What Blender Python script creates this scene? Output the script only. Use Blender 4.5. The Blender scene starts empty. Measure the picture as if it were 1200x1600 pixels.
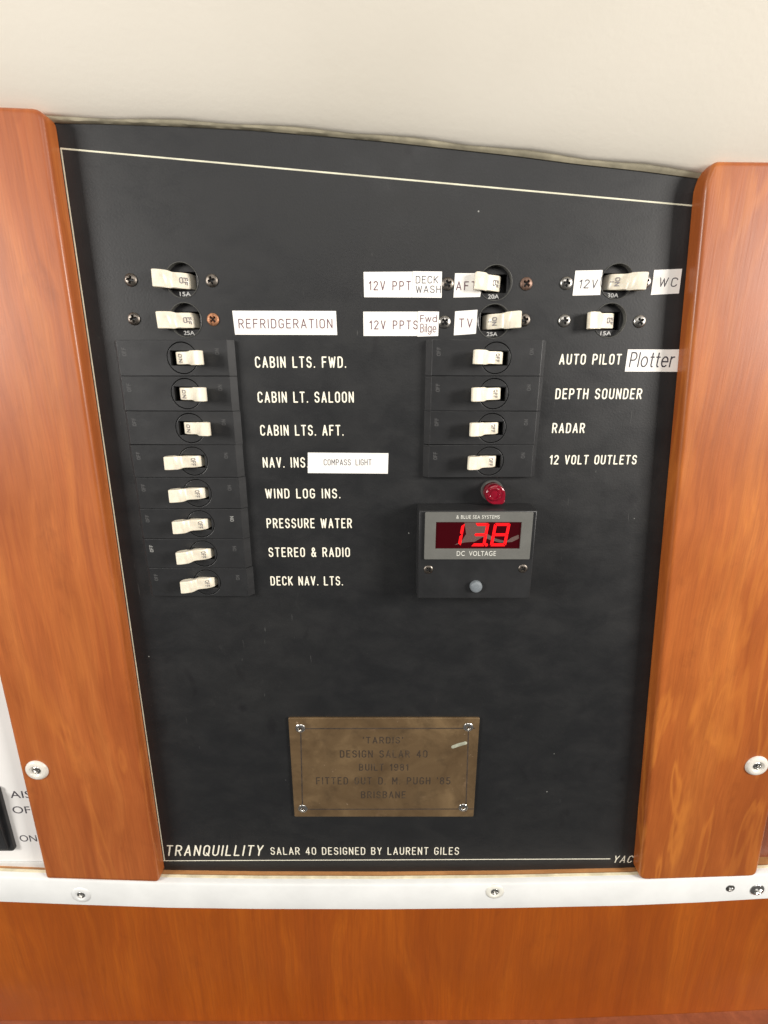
import bpy, math, random
from math import sin, cos, pi, radians
random.seed(7)
S = bpy.context.scene
COL = S.collection

# ------------------------------------------------------------ camera
TH, FPX, D = radians(16.0), 760.0, 274.2          # pitch, focal length (px of a 1200 px wide picture), mm to the panel
CT, ST = cos(TH), sin(TH)
cam_d = bpy.data.cameras.new("camera")
cam = bpy.data.objects.new("camera", cam_d); COL.objects.link(cam)
cam_d.sensor_fit = 'VERTICAL'; cam_d.sensor_height = 36.0
cam_d.lens = FPX / 1600.0 * 36.0
cam_d.clip_start = 0.01; cam_d.clip_end = 50
cam.location = (0, -D / 1000, D * math.tan(TH) / 1000)
cam.rotation_euler = (pi / 2 - TH, 0, 0)
cam_d.dof.use_dof = True
cam_d.dof.focus_distance = 0.285
cam_d.dof.aperture_fstop = 13.0
S.camera = cam
S.view_settings.view_transform = 'Standard'
S.view_settings.look = 'None'
S.view_settings.exposure = 0.0
S.view_settings.gamma = 1.0

# ------------------------------------------------------------ light of the cabin
w = bpy.data.worlds.new("World"); S.world = w; w.use_nodes = True
bg = w.node_tree.nodes['Background']
bg.inputs[0].default_value = (1.0, 0.96, 0.91, 1); bg.inputs[1].default_value = 0.12

def area(name, loc, target, sx, sy, power, col):
    l = bpy.data.lights.new(name, 'AREA'); l.shape = 'RECTANGLE'; l.size = sx; l.size_y = sy
    l.energy = power; l.color = col
    o = bpy.data.objects.new(name, l); COL.objects.link(o)
    o.location = loc
    from mathutils import Vector
    o.rotation_euler = (Vector(target) - Vector(loc)).to_track_quat('-Z', 'Y').to_euler()
    return o
area('window_light_right', (0.95, -0.60, 0.28), (0, 0, 0.0), 0.32, 0.34, 18.0, (1.0, 0.95, 0.89))
area('window_light_left', (-0.95, -0.62, 0.25), (0, 0, 0.0), 0.32, 0.34, 13.0, (1.0, 0.96, 0.91))
area('fill_light', (0.05, -1.15, 0.70), (0, 0, 0.1), 0.9, 0.45, 5.5, (1.0, 0.96, 0.91))  # added soft fill behind and above the camera, brings glare to the panel top

# ------------------------------------------------------------ helpers
def at(x, y, h=0.0):
    """point of the photograph on the plane h mm in front of the panel -> (x, z) in mm"""
    r, q = x - 600.0, y - 800.0
    fw = FPX * CT - q * ST
    dn = q * CT + FPX * ST
    return (r * (D - h) / fw, D * math.tan(TH) - dn * (D - h) / fw)
def ats(pts, h=0.0): return [at(x, y, h) for x, y in pts]

class MB:                       # verts as (x, z, h) in mm in the panel's own frame
    def __init__(s): s.v = []; s.f = []
    def add(s, vs, fs):
        b = len(s.v); s.v += [tuple(p) for p in vs]; s.f += [tuple(i + b for i in f) for f in fs]
    def mesh(s, name, m, o=(0, 0, 0), smooth=False):
        me = bpy.data.meshes.new(name)
        me.from_pydata([((x - o[0]) / 1000, -(h - o[2]) / 1000, (z - o[1]) / 1000) for x, z, h in s.v], [], s.f)
        me.materials.append(m)
        import bmesh
        bm = bmesh.new(); bm.from_mesh(me); bmesh.ops.recalc_face_normals(bm, faces=bm.faces); bm.to_mesh(me); bm.free()
        if smooth:
            me.polygons.foreach_set('use_smooth', [True] * len(me.polygons))
            try: me.set_sharp_from_angle(angle=radians(35))
            except Exception: pass
        me.update(); return me

class Thing:
    def __init__(s, name, label, cat, o, group=None):
        s.o = o
        s.e = bpy.data.objects.new(name, None); COL.objects.link(s.e)
        s.e.empty_display_size = 0.01
        s.e.location = (o[0] / 1000, -o[2] / 1000, o[1] / 1000)
        s.e['label'] = label; s.e['category'] = cat
        if group: s.e['group'] = group
    def part(s, name, mb, m, parent=None, smooth=False, label=None):
        ob = bpy.data.objects.new(name, mb.mesh(name, m, s.o, smooth)); COL.objects.link(ob)
        ob.parent = parent or s.e
        if label: ob['label'] = label
        return ob

def structure(name, mb, m, smooth=False):
    ob = bpy.data.objects.new(name, mb.mesh(name, m, (0, 0, 0), smooth)); COL.objects.link(ob)
    ob['kind'] = 'structure'; return ob

def copy_tree(o, parent=None):
    c = o.copy(); COL.objects.link(c)
    if parent: c.parent = parent
    for ch in o.children: copy_tree(ch, c)
    return c

def box(mb, x0, x1, z0, z1, h0, h1):
    mb.add([(x0, z0, h0), (x1, z0, h0), (x1, z1, h0), (x0, z1, h0), (x0, z0, h1), (x1, z0, h1), (x1, z1, h1), (x0, z1, h1)],
           [(0, 1, 2, 3), (4, 5, 6, 7), (0, 1, 5, 4), (1, 2, 6, 5), (2, 3, 7, 6), (3, 0, 4, 7)])

def circle(cx, cz, r, n=48, a0=0.0): return [(cx + r * cos(a0 + 2 * pi * i / n), cz + r * sin(a0 + 2 * pi * i / n)) for i in range(n)]
def rrect(x0, x1, z0, z1, r, n=5):
    out = []
    for cx, cz, a in ((x1 - r, z1 - r, 0), (x0 + r, z1 - r, 90), (x0 + r, z0 + r, 180), (x1 - r, z0 + r, 270)):
        for i in range(n + 1):
            t = radians(a + 90 * i / n); out.append((cx + r * cos(t), cz + r * sin(t)))
    return out

def plate(mb, loops, h0, h1, bevel=0.0, res=2, shift=None):
    """solid plate with holes; loops[0] is the outline"""
    cu = bpy.data.curves.new('tmp', 'CURVE'); cu.dimensions = '2D'; cu.fill_mode = 'BOTH'
    for lp in loops:
        sp = cu.splines.new('POLY'); sp.points.add(len(lp) - 1)
        for p, (x, z) in zip(sp.points, lp): p.co = (x, z, 0, 1)
        sp.use_cyclic_u = True
    cu.extrude = (h1 - h0) / 2 - bevel
    cu.bevel_depth = bevel; cu.bevel_resolution = res
    cu.offset = -bevel
    ob = bpy.data.objects.new('tmp', cu); COL.objects.link(ob)
    dg = bpy.context.evaluated_depsgraph_get(); dg.update()
    me = bpy.data.meshes.new_from_object(ob.evaluated_get(dg))
    hm = (h0 + h1) / 2
    vs = [(v.co.x, v.co.y, v.co.z + hm) for v in me.vertices]
    if shift: vs = [shift(p) for p in vs]
    mb.add(vs, [tuple(p.vertices) for p in me.polygons])
    bpy.data.objects.remove(ob); bpy.data.curves.remove(cu); bpy.data.meshes.remove(me)

def lathe(mb, cx, cz, prof, n=40, cap=True):
    """prof: (r, h) list"""
    vs = []; fs = []
    for r, h in prof:
        for i in range(n):
            a = 2 * pi * i / n; vs.append((cx + r * cos(a), cz + r * sin(a), h))
    for k in range(len(prof) - 1):
        for i in range(n):
            j = (i + 1) % n; fs.append((k * n + i, k * n + j, (k + 1) * n + j, (k + 1) * n + i))
    if cap and prof[-1][0] > 1e-6: fs.append(tuple((len(prof) - 1) * n + i for i in range(n)))
    mb.add(vs, fs)

def ribbon(mb, pts, r, th, h0=0.0, xf=None):
    cur = [pts[0]]; segs = []
    for i in range(1, len(pts)):
        cur.append(pts[i])
        if i < len(pts) - 1:
            a, b, c = pts[i - 1], pts[i], pts[i + 1]
            u = (b[0] - a[0], b[1] - a[1]); v = (c[0] - b[0], c[1] - b[1]); L = math.hypot(*u) * math.hypot(*v)
            if L > 1e-9 and (u[0] * v[0] + u[1] * v[1]) / L < .35: segs.append(cur); cur = [b]
    segs.append(cur)
    for k, q in enumerate(segs): ribbon1(mb, q, r, th + .004 * k, h0, xf)
def ribbon1(mb, pts, r, th, h0=0.0, xf=None):
    """a stroke with round ends and a flat-domed section; pts in (x, z)"""
    P = [pts[0]]
    for p in pts[1:]:
        if math.hypot(p[0] - P[-1][0], p[1] - P[-1][1]) > 1e-4: P.append(p)
    closed = len(P) > 3 and math.hypot(P[0][0] - P[-1][0], P[0][1] - P[-1][1]) < 1e-3
    if closed: P = P[:-1]
    n = len(P)
    if n == 1: P.append((P[0][0] + 1e-3, P[0][1])); n = 2
    prof = [(-1, 0), (-0.8, .7), (0, 1), (0.8, .7), (1, 0)]
    vs = []; fs = []
    def ring(c, nx, nz, k):
        for a, b in prof: vs.append((c[0] + nx * a * r * k, c[1] + nz * a * r * k, h0 + th * b))
    for i in range(n):
        a = P[(i - 1) % n] if (closed or i > 0) else P[i]
        b = P[(i + 1) % n] if (closed or i < n - 1) else P[i]
        d1 = (P[i][0] - a[0], P[i][1] - a[1]); d2 = (b[0] - P[i][0], b[1] - P[i][1])
        l1 = math.hypot(*d1) or 1; l2 = math.hypot(*d2) or 1
        if a == P[i]: d1, l1 = d2, l2
        if b == P[i]: d2, l2 = d1, l1
        t = (d1[0] / l1 + d2[0] / l2, d1[1] / l1 + d2[1] / l2); L = math.hypot(*t) or 1
        t = (t[0] / L, t[1] / L)
        cc = max(0.5, t[0] * d1[0] / l1 + t[1] * d1[1] / l1)
        ring(P[i], -t[1], t[0], 1 / cc)
    m = len(prof)
    for i in range(n if closed else n - 1):
        j = (i + 1) % n
        for k in range(m - 1): fs.append((i * m + k, j * m + k, j * m + k + 1, i * m + k + 1))
    if not closed:
        for i, sgn in ((0, -1), (n - 1, 1)):
            q = P[i]; o = P[1] if i == 0 else P[n - 2]
            a0 = math.atan2(q[1] - o[1], q[0] - o[0])
            c = len(vs); vs.append((q[0], q[1], h0 + th))
            N = 6
            for k in range(N + 1):
                a = a0 - pi / 2 + pi * k / N
                vs.append((q[0] + .8 * r * cos(a), q[1] + .8 * r * sin(a), h0 + th * .7))
            for k in range(N + 1):
                a = a0 - pi / 2 + pi * k / N
                vs.append((q[0] + r * cos(a), q[1] + r * sin(a), h0))
            for k in range(N):
                fs.append((c, c + 1 + k, c + 2 + k)); fs.append((c + 1 + k, c + 2 + N + k, c + 3 + N + k, c + 2 + k))
    if xf: vs = [xf(p) for p in vs]
    mb.add(vs, fs)

# ---- single-stroke engraving alphabet
def arc(cx, cy, rx, ry, a0, a1, n=7):
    return [(cx + rx * cos(radians(a0 + (a1 - a0) * i / n)), cy + ry * sin(radians(a0 + (a1 - a0) * i / n))) for i in range(n + 1)]
W = .5
ST_ = arc(W / 2, .76, W / 2, .24, 0, 180, 8) + arc(W / 2, .24, W / 2, .24, 180, 360, 8)
ST_.append(ST_[0])
G = {
 'A': (.54, [[(0, 0), (.27, 1), (.54, 0)], [(.09, .3), (.45, .3)]]),
 'B': (W, [[(0, 0), (0, 1)] + [(.25, 1)] + arc(.26, .76, .22, .24, 90, -90) + [(0, .52)], [(.25, .52)] + arc(.26, .26, .24, .26, 90, -90) + [(0, 0)]]),
 'C': (W, [arc(W / 2, .76, W / 2, .24, 10, 180, 8) + arc(W / 2, .24, W / 2, .24, 180, 350, 8)]),
 'D': (W, [[(0, 0), (0, 1), (.2, 1)] + arc(.22, .72, .28, .28, 90, 0, 5) + arc(.22, .28, .28, .28, 0, -90, 5) + [(0, 0)]]),
 'E': (.44, [[(.44, 1), (0, 1), (0, 0), (.44, 0)], [(0, .52), (.37, .52)]]),
 'F': (.44, [[(.44, 1), (0, 1), (0, 0)], [(0, .52), (.37, .52)]]),
 'G': (W, [arc(W / 2, .76, W / 2, .24, 10, 180, 8) + arc(W / 2, .24, W / 2, .24, 180, 360, 8) + [(W, .46), (.28, .46)]]),
 'H': (W, [[(0, 0), (0, 1)], [(W, 0), (W, 1)], [(0, .52), (W, .52)]]),
 'I': (.0, [[(0, 0), (0, 1)]]),
 'K': (W, [[(0, 0), (0, 1)], [(W, 1), (0, .42)], [(.14, .54), (W, 0)]]),
 'L': (.44, [[(0, 1), (0, 0), (.44, 0)]]),
 'M': (.6, [[(0, 0), (0, 1), (.3, .35), (.6, 1), (.6, 0)]]),
 'N': (W, [[(0, 0), (0, 1), (W, 0), (W, 1)]]),
 'O': (W, [ST_]), '0': (W, [ST_]),
 'P': (W, [[(0, 0), (0, 1)] + [(.24, 1)] + arc(.25, .73, .25, .27, 90, -90) + [(0, .46)]]),
 'Q': (W, [ST_, [(.28, .24), (.54, -.04)]]),
 'R': (W, [[(0, 0), (0, 1)] + [(.24, 1)] + arc(.25, .74, .25, .26, 90, -90) + [(0, .48)], [(.25, .48), (W, 0)]]),
 'S': (W, [arc(.25, .76, .24, .24, 15, 180, 6) + arc(.25, .76, .24, .24, 180, 262, 3) + arc(.25, .26, .25, .26, 78, -90, 6) + arc(.25, .26, .25, .26, -90, -168, 4)]),
 'T': (W, [[(0, 1), (W, 1)], [(W / 2, 1), (W / 2, 0)]]),
 'U': (W, [[(0, 1)] + arc(W / 2, .25, W / 2, .25, 180, 360, 8) + [(W, 1)]]),
 'V': (.52, [[(0, 1), (.26, 0), (.52, 1)]]),
 'W': (.72, [[(0, 1), (.18, 0), (.36, .9), (.54, 0), (.72, 1)]]),
 'X': (W, [[(0, 0), (W, 1)], [(0, 1), (W, 0)]]),
 'Y': (W, [[(0, 1), (W / 2, .45), (W, 1)], [(W / 2, .45), (W / 2, 0)]]),
 '&': (.55, [[(.55, 0), (.1, .72)] + arc(.24, .82, .15, .18, 200, -20, 7) + [(.06, .38)] + arc(.22, .22, .21, .22, 150, 330, 6) + [(.52, .45)]]),
 '.': (.0, [[(0, 0), (0, .02)]]), "'": (.0, [[(0, .8), (0, 1)]]),
 '1': (.2, [[(0, .78), (.2, 1), (.2, 0)]]),
 '2': (W, [arc(.25, .75, .24, .25, 165, -20, 8) + [(0, 0), (W, 0)]]),
 '4': (W, [[(.38, 0), (.38, 1), (0, .28), (W, .28)]]),
 '5': (W, [[(.45, 1), (.05, 1), (.03, .55)] + arc(.24, .3, .25, .3, 120, -150, 9)]),
 '3': (W, [arc(.24, .76, .22, .24, 160, -90, 7) + arc(.24, .26, .25, .26, 90, -160, 8)]),
 '8': (W, [arc(.25, .76, .21, .24, 0, 360, 12), arc(.25, .26, .25, .26, 0, 360, 12)]),
 '9': (W, [arc(.25, .72, .25, .28, 0, 360, 12), [(W, .72), (W, .4)] + arc(.25, .26, .25, .26, 0, -150, 6)]),
}
_o = lambda cx=.27: arc(cx, .35, .27, .35, 0, 360, 14)
G.update({
 'l': (.0, [[(0, 0), (0, 1)]]), 'i': (.0, [[(0, 0), (0, .7)], [(0, .93), (0, .97)]]),
 'o': (.54, [_o()]), 'd': (.54, [_o(), [(.54, 0), (.54, 1)]]), 'g': (.54, [_o(), [(.54, .7), (.54, .02)] + arc(.27, .0, .27, .28, 0, -150, 7)]),
 'e': (.54, [[(0, .36), (.54, .36)] + arc(.27, .35, .27, .35, 0, 310, 12)]),
 't': (.28, [[(.14, .95), (.14, .12), (.2, .0), (.28, .0)], [(0, .68), (.28, .68)]]),
 'r': (.26, [[(0, 0), (0, .7)], [(0, .42)] + arc(.24, .44, .24, .25, 170, 80, 5)]),
 'w': (.76, [[(0, .7), (.19, 0), (.38, .68), (.57, 0), (.76, .7)]]),
 ':': (.0, [[(0, 0), (0, .03)], [(0, .6), (0, .63)]]),
})
def strokes(txt, gap=.24, space=.62):
    out = []; x = 0
    for i, c in enumerate(txt):
        if c == ' ': x += space - gap; continue
        wd, st = G[c]
        for s_ in st: out.append([(x + a, b) for a, b in s_])
        x += wd + gap
    return out, x - gap
def stroke_text(mb, txt, x0, x1, z0, cap, r, th=.12, h0=0.0, slant=0.0, gap=.24, space=.62, xf=None, jit=0.0):
    st, wd = strokes(txt, gap, space)
    k = (x1 - x0) / wd
    for s_ in st:
        q = [(x0 + a * k + slant * b * cap + random.uniform(-jit, jit), z0 + b * cap + random.uniform(-jit, jit)) for a, b in s_]
        if s_[0] == s_[-1]: q[-1] = q[0]
        ribbon(mb, q, r, th, h0, xf)
def font_text(mb, txt, x0, x1, z0, z1, h, spacing=1.0, th=.03, shear=0.0, bold=0.0, xf=None):
    cu = bpy.data.curves.new('tmp', 'FONT'); cu.body = txt; cu.space_character = spacing; cu.size = 10
    cu.extrude = th; cu.offset = bold; cu.resolution_u = 4
    ob = bpy.data.objects.new('tmp', cu); COL.objects.link(ob)
    dg = bpy.context.evaluated_depsgraph_get(); dg.update()
    me = bpy.data.meshes.new_from_object(ob.evaluated_get(dg))
    xs = [v.co.x for v in me.vertices]; ys = [v.co.y for v in me.vertices]
    a, b, c, d = min(xs), max(xs), min(ys), max(ys)
    vs = [(x0 + (v.co.x - a) / (b - a) * (x1 - x0) + shear * (v.co.y - c) / (d - c) * (z1 - z0),
           z0 + (v.co.y - c) / (d - c) * (z1 - z0), h + v.co.z) for v in me.vertices]
    if xf: vs = [xf(p) for p in vs]
    mb.add(vs, [tuple(p.vertices) for p in me.polygons])
    bpy.data.objects.remove(ob); bpy.data.curves.remove(cu); bpy.data.meshes.remove(me)

# ------------------------------------------------------------ materials
def new_mat(name):
    m = bpy.data.materials.new(name); m.use_nodes = True
    return m, m.node_tree, m.node_tree.nodes['Principled BSDF']
def nd(nt, t, **kw):
    n = nt.nodes.new(t)
    for k, v in kw.items(): setattr(n, k, v)
    return n
def coords(nt, scale=(1, 1, 1), loc=(0, 0, 0)):
    tc = nd(nt, 'ShaderNodeTexCoord'); mp = nd(nt, 'ShaderNodeMapping')
    nt.links.new(tc.outputs['Object'], mp.inputs[0])
    mp.inputs['Scale'].default_value = scale; mp.inputs['Location'].default_value = loc
    return mp.outputs[0]
def noise(nt, vec, scale, detail=4, rough=.5, dist=0):
    n = nd(nt, 'ShaderNodeTexNoise'); nt.links.new(vec, n.inputs['Vector'])
    n.inputs['Scale'].default_value = scale; n.inputs['Detail'].default_value = detail
    n.inputs['Roughness'].default_value = rough; n.inputs['Distortion'].default_value = dist
    return n.outputs['Fac']
def ramp(nt, fac, stops):
    r = nd(nt, 'ShaderNodeValToRGB'); nt.links.new(fac, r.inputs[0])
    el = r.color_ramp.elements
    while len(el) < len(stops): el.new(.5)
    for e, (p, c) in zip(el, stops):
        e.position = p; e.color = (c, c, c, 1) if isinstance(c, (int, float)) else (*c, 1)
    return r.outputs[0]
def mix(nt, fac, a, b, mode='MIX'):
    n = nd(nt, 'ShaderNodeMix', data_type='RGBA', blend_type=mode)
    for i, v in ((0, fac), (6, a), (7, b)):
        if isinstance(v, (int, float)): n.inputs[i].default_value = v
        elif isinstance(v, tuple): n.inputs[i].default_value = (*v, 1)
        else: nt.links.new(v, n.inputs[i])
    return n.outputs[2]
def bump(nt, p, h, strength, dist=.0005):
    b = nd(nt, 'ShaderNodeBump'); nt.links.new(h, b.inputs['Height'])
    b.inputs['Strength'].default_value = strength; b.inputs['Distance'].default_value = dist
    nt.links.new(b.outputs[0], p.inputs['Normal'])

def plain(name, col, rough=.5, var=.12, scale=300, metal=0, bmp=.1, bscale=1500, **kw):
    m, nt, p = new_mat(name)
    v = coords(nt)
    f = noise(nt, v, scale, 5, .6)
    lo = tuple(c * (1 - var) for c in col); hi = tuple(min(1, c * (1 + var)) for c in col)
    nt.links.new(ramp(nt, f, [(.3, lo), (.7, hi)]), p.inputs['Base Color'])
    nt.links.new(ramp(nt, noise(nt, v, scale * .4, 3), [(.3, max(0, rough - .08)), (.7, min(1, rough + .08))]), p.inputs['Roughness'])
    p.inputs['Metallic'].default_value = metal
    if bmp: bump(nt, p, noise(nt, v, bscale, 3), bmp, .0002)
    for k, x in kw.items(): p.inputs[k.replace('_', ' ')].default_value = x
    return m

def panel_mat():
    m, nt, p = new_mat('black_laminate')
    v = coords(nt)
    big = noise(nt, v, 9, 5, .62, .6)                       # handling smudges
    mid = noise(nt, coords(nt, (1, 1, 1.6), (3, 1, 2)), 38, 6, .65, .3)
    fine = noise(nt, v, 900, 2, .6)
    base = mix(nt, ramp(nt, mid, [(.42, 0.0), (.75, 1.0)]), (.0100, .0106, .0116), (.0132, .0136, .0141))
    base = mix(nt, ramp(nt, big, [(.5, 0.0), (.75, .45)]), base, (.020, .020, .0195))
    grease = noise(nt, coords(nt, (1, 1, .7), (6, 0, 1)), 58, 3, .5, .3)
    gm = mix(nt, 1.0, ramp(nt, grease, [(.60, 0.0), (.68, 1.0)]), ramp(nt, big, [(.44, 0.0), (.58, .75)]), 'MULTIPLY')
    base = mix(nt, gm, base, (.007, .007, .008))
    smear = noise(nt, coords(nt, (1.4, 1, .8), (1, 0, 8)), 42, 6, .7, 1.2)
    sm = mix(nt, 1.0, ramp(nt, smear, [(.62, 0.0), (.80, .38)]), ramp(nt, big, [(.47, 0.0), (.6, 1.0)]), 'MULTIPLY')
    base = mix(nt, sm, base, (.040, .040, .039))
    # dust specks and small scratches
    vo = nd(nt, 'ShaderNodeTexVoronoi'); nt.links.new(v, vo.inputs['Vector']); vo.inputs['Scale'].default_value = 60
    sep = nd(nt, 'ShaderNodeSeparateColor'); nt.links.new(vo.outputs['Color'], sep.inputs[0])
    sel = ramp(nt, sep.outputs[0], [(.80, 0.0), (.81, 1.0)])
    dot = ramp(nt, vo.outputs['Distance'], [(.014, 1.0), (.030, 0.0)])
    spk = mix(nt, 1.0, sel, dot, 'MULTIPLY')
    base = mix(nt, spk, base, (.30, .30, .28))
    scv = coords(nt, (1, 1, .12), (1.3, 0, .7))
    sc = noise(nt, scv, 420, 2, .5, 1.5)
    for rx, rs, off in ((.5, 260, 2.0), (-.4, 330, 7.0)):
        mp = nd(nt, 'ShaderNodeMapping'); tc = nd(nt, 'ShaderNodeTexCoord'); nt.links.new(tc.outputs['Object'], mp.inputs[0])
        mp.inputs['Rotation'].default_value = (0, rx, 0); mp.inputs['Scale'].default_value = (1, 1, .03); mp.inputs['Location'].default_value = (off, 0, off)
        l_ = ramp(nt, noise(nt, mp.outputs[0], rs, 1, .4), [(.80, 0.0), (.83, .30)])
        base = mix(nt, l_, base, (.07, .07, .068))
    base = mix(nt, mix(nt, 1.0, ramp(nt, sc, [(.74, 0.0), (.78, .5)]), ramp(nt, big, [(.5, 0.0), (.6, 1.0)]), 'MULTIPLY'), base, (.10, .10, .095))
    nt.links.new(base, p.inputs['Base Color'])
    nt.links.new(ramp(nt, mid, [(.3, .40), (.7, .56)]), p.inputs['Roughness'])
    p.inputs['Specular IOR Level'].default_value = .45
    bump(nt, p, fine, .35, .00015)
    return m

def wood(name, a, b, c, grain=(1, 1, .045), seed=(0, 0, 0), cath=True, coat=.38, rough=.46, sc=1.0, figure=.35):
    m, nt, p = new_mat(name)
    v = coords(nt, grain, seed)
    warp = noise(nt, coords(nt, (1, 1, .35), seed), 14, 3, .5)
    # bend the grain sideways so that it runs in waves
    add = nd(nt, 'ShaderNodeVectorMath', operation='MULTIPLY_ADD')
    cmb = nd(nt, 'ShaderNodeCombineXYZ'); nt.links.new(warp, cmb.inputs[0]); nt.links.new(warp, cmb.inputs[1])
    nt.links.new(cmb.outputs[0], add.inputs[0]); add.inputs[1].default_value = (.05, .02, 0); nt.links.new(v, add.inputs[2])
    g1 = noise(nt, add.outputs[0], 62 * sc, 4, .55, .8)
    g2 = noise(nt, coords(nt, (1, 1, .03), seed), 900, 4, .7)
    g3 = noise(nt, add.outputs[0], 210, 4, .65, .3)
    blot = noise(nt, coords(nt, (1, 1, .4), seed), 14, 5, .6, .6)
    spots = noise(nt, coords(nt, (1, 1, .6), seed), 55, 5, .65, .5)
    base = ramp(nt, g1, [(.28, a), (.5, b), (.72, c)])
    base = mix(nt, ramp(nt, g3, [(.34, .28), (.58, 0.0)]), base, tuple(x * .62 for x in a))
    base = mix(nt, ramp(nt, g2, [(.36, .22), (.58, 0.0)]), base, tuple(x * .5 for x in a))
    base = mix(nt, ramp(nt, blot, [(.35, .6), (.6, 0.0)]), base, tuple(x * .8 for x in a))
    base = mix(nt, ramp(nt, spots, [(.6, 0.0), (.78, .35)]), base, tuple(x * .55 for x in a))
    if cath:
        # light wavy figure: contour lines of a slow noise, strong only in some areas
        fg = noise(nt, coords(nt, (1, 1, .15), seed), 46, 3, .5, .5)
        rp = nd(nt, 'ShaderNodeMath', operation='PINGPONG'); mu = nd(nt, 'ShaderNodeMath', operation='MULTIPLY'); mu.inputs[1].default_value = 8
        nt.links.new(fg, mu.inputs[0]); nt.links.new(mu.outputs[0], rp.inputs[0]); rp.inputs[1].default_value = 1
        ln = ramp(nt, rp.outputs[0], [(.62, 0.0), (.95, 1.0)])
        wh = ramp(nt, noise(nt, coords(nt, (1, 1, .5), (seed[0] + 2, 0, seed[2])), 8, 2), [(.36, 0.0), (.58, figure)])
        base = mix(nt, mix(nt, 1.0, ln, wh, 'MULTIPLY'), base, (c[0] * 1.2, c[1] * 1.3, c[2] * 1.1))
    # tiny dents where the varnish is knocked
    nt.links.new(base, p.inputs['Base Color'])
    nt.links.new(ramp(nt, blot, [(.3, rough - .06), (.7, rough + .1)]), p.inputs['Roughness'])
    p.inputs['Specular IOR Level'].default_value = .35; p.inputs['Coat Weight'].default_value = coat; p.inputs['Coat Roughness'].default_value = .24
    bump(nt, p, mix(nt, .5, g2, spots), .25, .0006)
    return m

M = {}
M['panel'] = panel_mat()
M['wood'] = wood('varnished_teak', (.30, .070, .014), (.385, .103, .021), (.48, .150, .032), seed=(.3, 0, .1), figure=.2)
M['wood_r'] = wood('varnished_teak_figured', (.29, .066, .010), (.385, .101, .016), (.49, .155, .027), seed=(1.7, .4, 2.2), sc=.7, figure=.40)
M['fascia'] = wood('varnished_mahogany', (.30, .058, .001), (.36, .076, .001), (.42, .10, .003), seed=(4, 1, 3), cath=False, grain=(1, 1, .02), sc=.9)
M['ply'] = wood('bare_wood_edge', (.34, .15, .05), (.5, .24, .09), (.6, .32, .13), seed=(2, 1, 5), cath=False, grain=(.05, 1, 1))
M['brownply'] = wood('dark_varnished_panel', (.20, .055, .022), (.27, .075, .03), (.33, .10, .04), seed=(2, 1, 5), cath=False)
M['plastic'] = plain('black_moulded_plastic', (.016, .0165, .0175), .40, .15, 120, bscale=2500, bmp=.18)
M['disc'] = plain('black_breaker_face', (.010, .010, .011), .42, .15, 200)
M['rim'] = plain('glossy_hole_rim', (.075, .075, .07), .22, .2, 200)
M['dark'] = plain('dark_inside', (.006, .006, .006), .7)
M['toggle'] = plain('aged_cream_nylon', (.76, .70, .57), .30, .16, 160, bmp=.12, bscale=900, Subsurface_Weight=.15, Subsurface_Radius=(.002, .0015, .001))
M['engrave'] = plain('engraved_cream_fill', (.84, .80, .66), .6, .08, 600, bmp=0)
M['line'] = plain('engraved_line_fill', (.60, .58, .45), .6, .2, 90, bmp=0)
M['mark'] = plain('moulded_grey_mark', (.045, .045, .045), .6)
M['markpale'] = plain('moulded_pale_mark', (.22, .22, .21), .6)
M['amp'] = plain('white_rating_print', (.6, .6, .58), .6)
M['ink'] = plain('dark_ink', (.045, .04, .05), .7)
M['inkmid'] = plain('worn_toggle_ink', (.24, .22, .21), .7, .4, 900)
M['inkfaint'] = plain('faded_ink', (.22, .20, .21), .7)
M['inkred'] = plain('brownish_ink', (.12, .055, .07), .7)
M['sticker'] = plain('white_label_tape', (.80, .78, .74), .38, .03, 60, bmp=.03)
M['steel'] = plain('dull_steel', (.31, .30, .28), .34, .3, 500, metal=1)
M['steeldark'] = plain('tarnished_steel', (.17, .15, .13), .42, .5, 500, metal=1)
M['rust'] = plain('rusty_brass', (.36, .17, .09), .5, .6, 600, metal=.7)
M['bright'] = plain('bright_steel', (.72, .71, .68), .22, .12, 500, metal=1)
M['cup'] = plain('translucent_white_plastic', (.64, .61, .55), .35, .06, 200, bmp=.05, Subsurface_Weight=.3, Subsurface_Radius=(.003, .003, .0025))
M['cupyellow'] = plain('yellowed_plastic_cup', (.72, .71, .64), .4, .08, 200, bmp=.05)
M['whitepaint'] = plain('white_painted_trim', (.69, .70, .69), .42, .07, 26, bmp=.06, bscale=300)
M['whitepanel'] = plain('white_side_panel', (.74, .73, .71), .4, .03, 20, bmp=.04)
M['bezel'] = plain('grey_green_meter_face', (.115, .115, .105), .5, .06, 200, bmp=.05)
M['meterprint'] = plain('pale_meter_print', (.62, .62, .56), .6)
M['button'] = plain('grey_rubber_button', (.15, .17, .185), .5, .2, 500)
M['red'] = plain('red_lamp_lens', (.27, .002, .018), .08, .25, 200, bmp=0, Transmission_Weight=.25, Coat_Weight=.8, Coat_Roughness=.05)
M['gap'] = plain('grubby_sealant', (.24, .215, .15), .7, .4, 60, bmp=.3, bscale=500)

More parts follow.
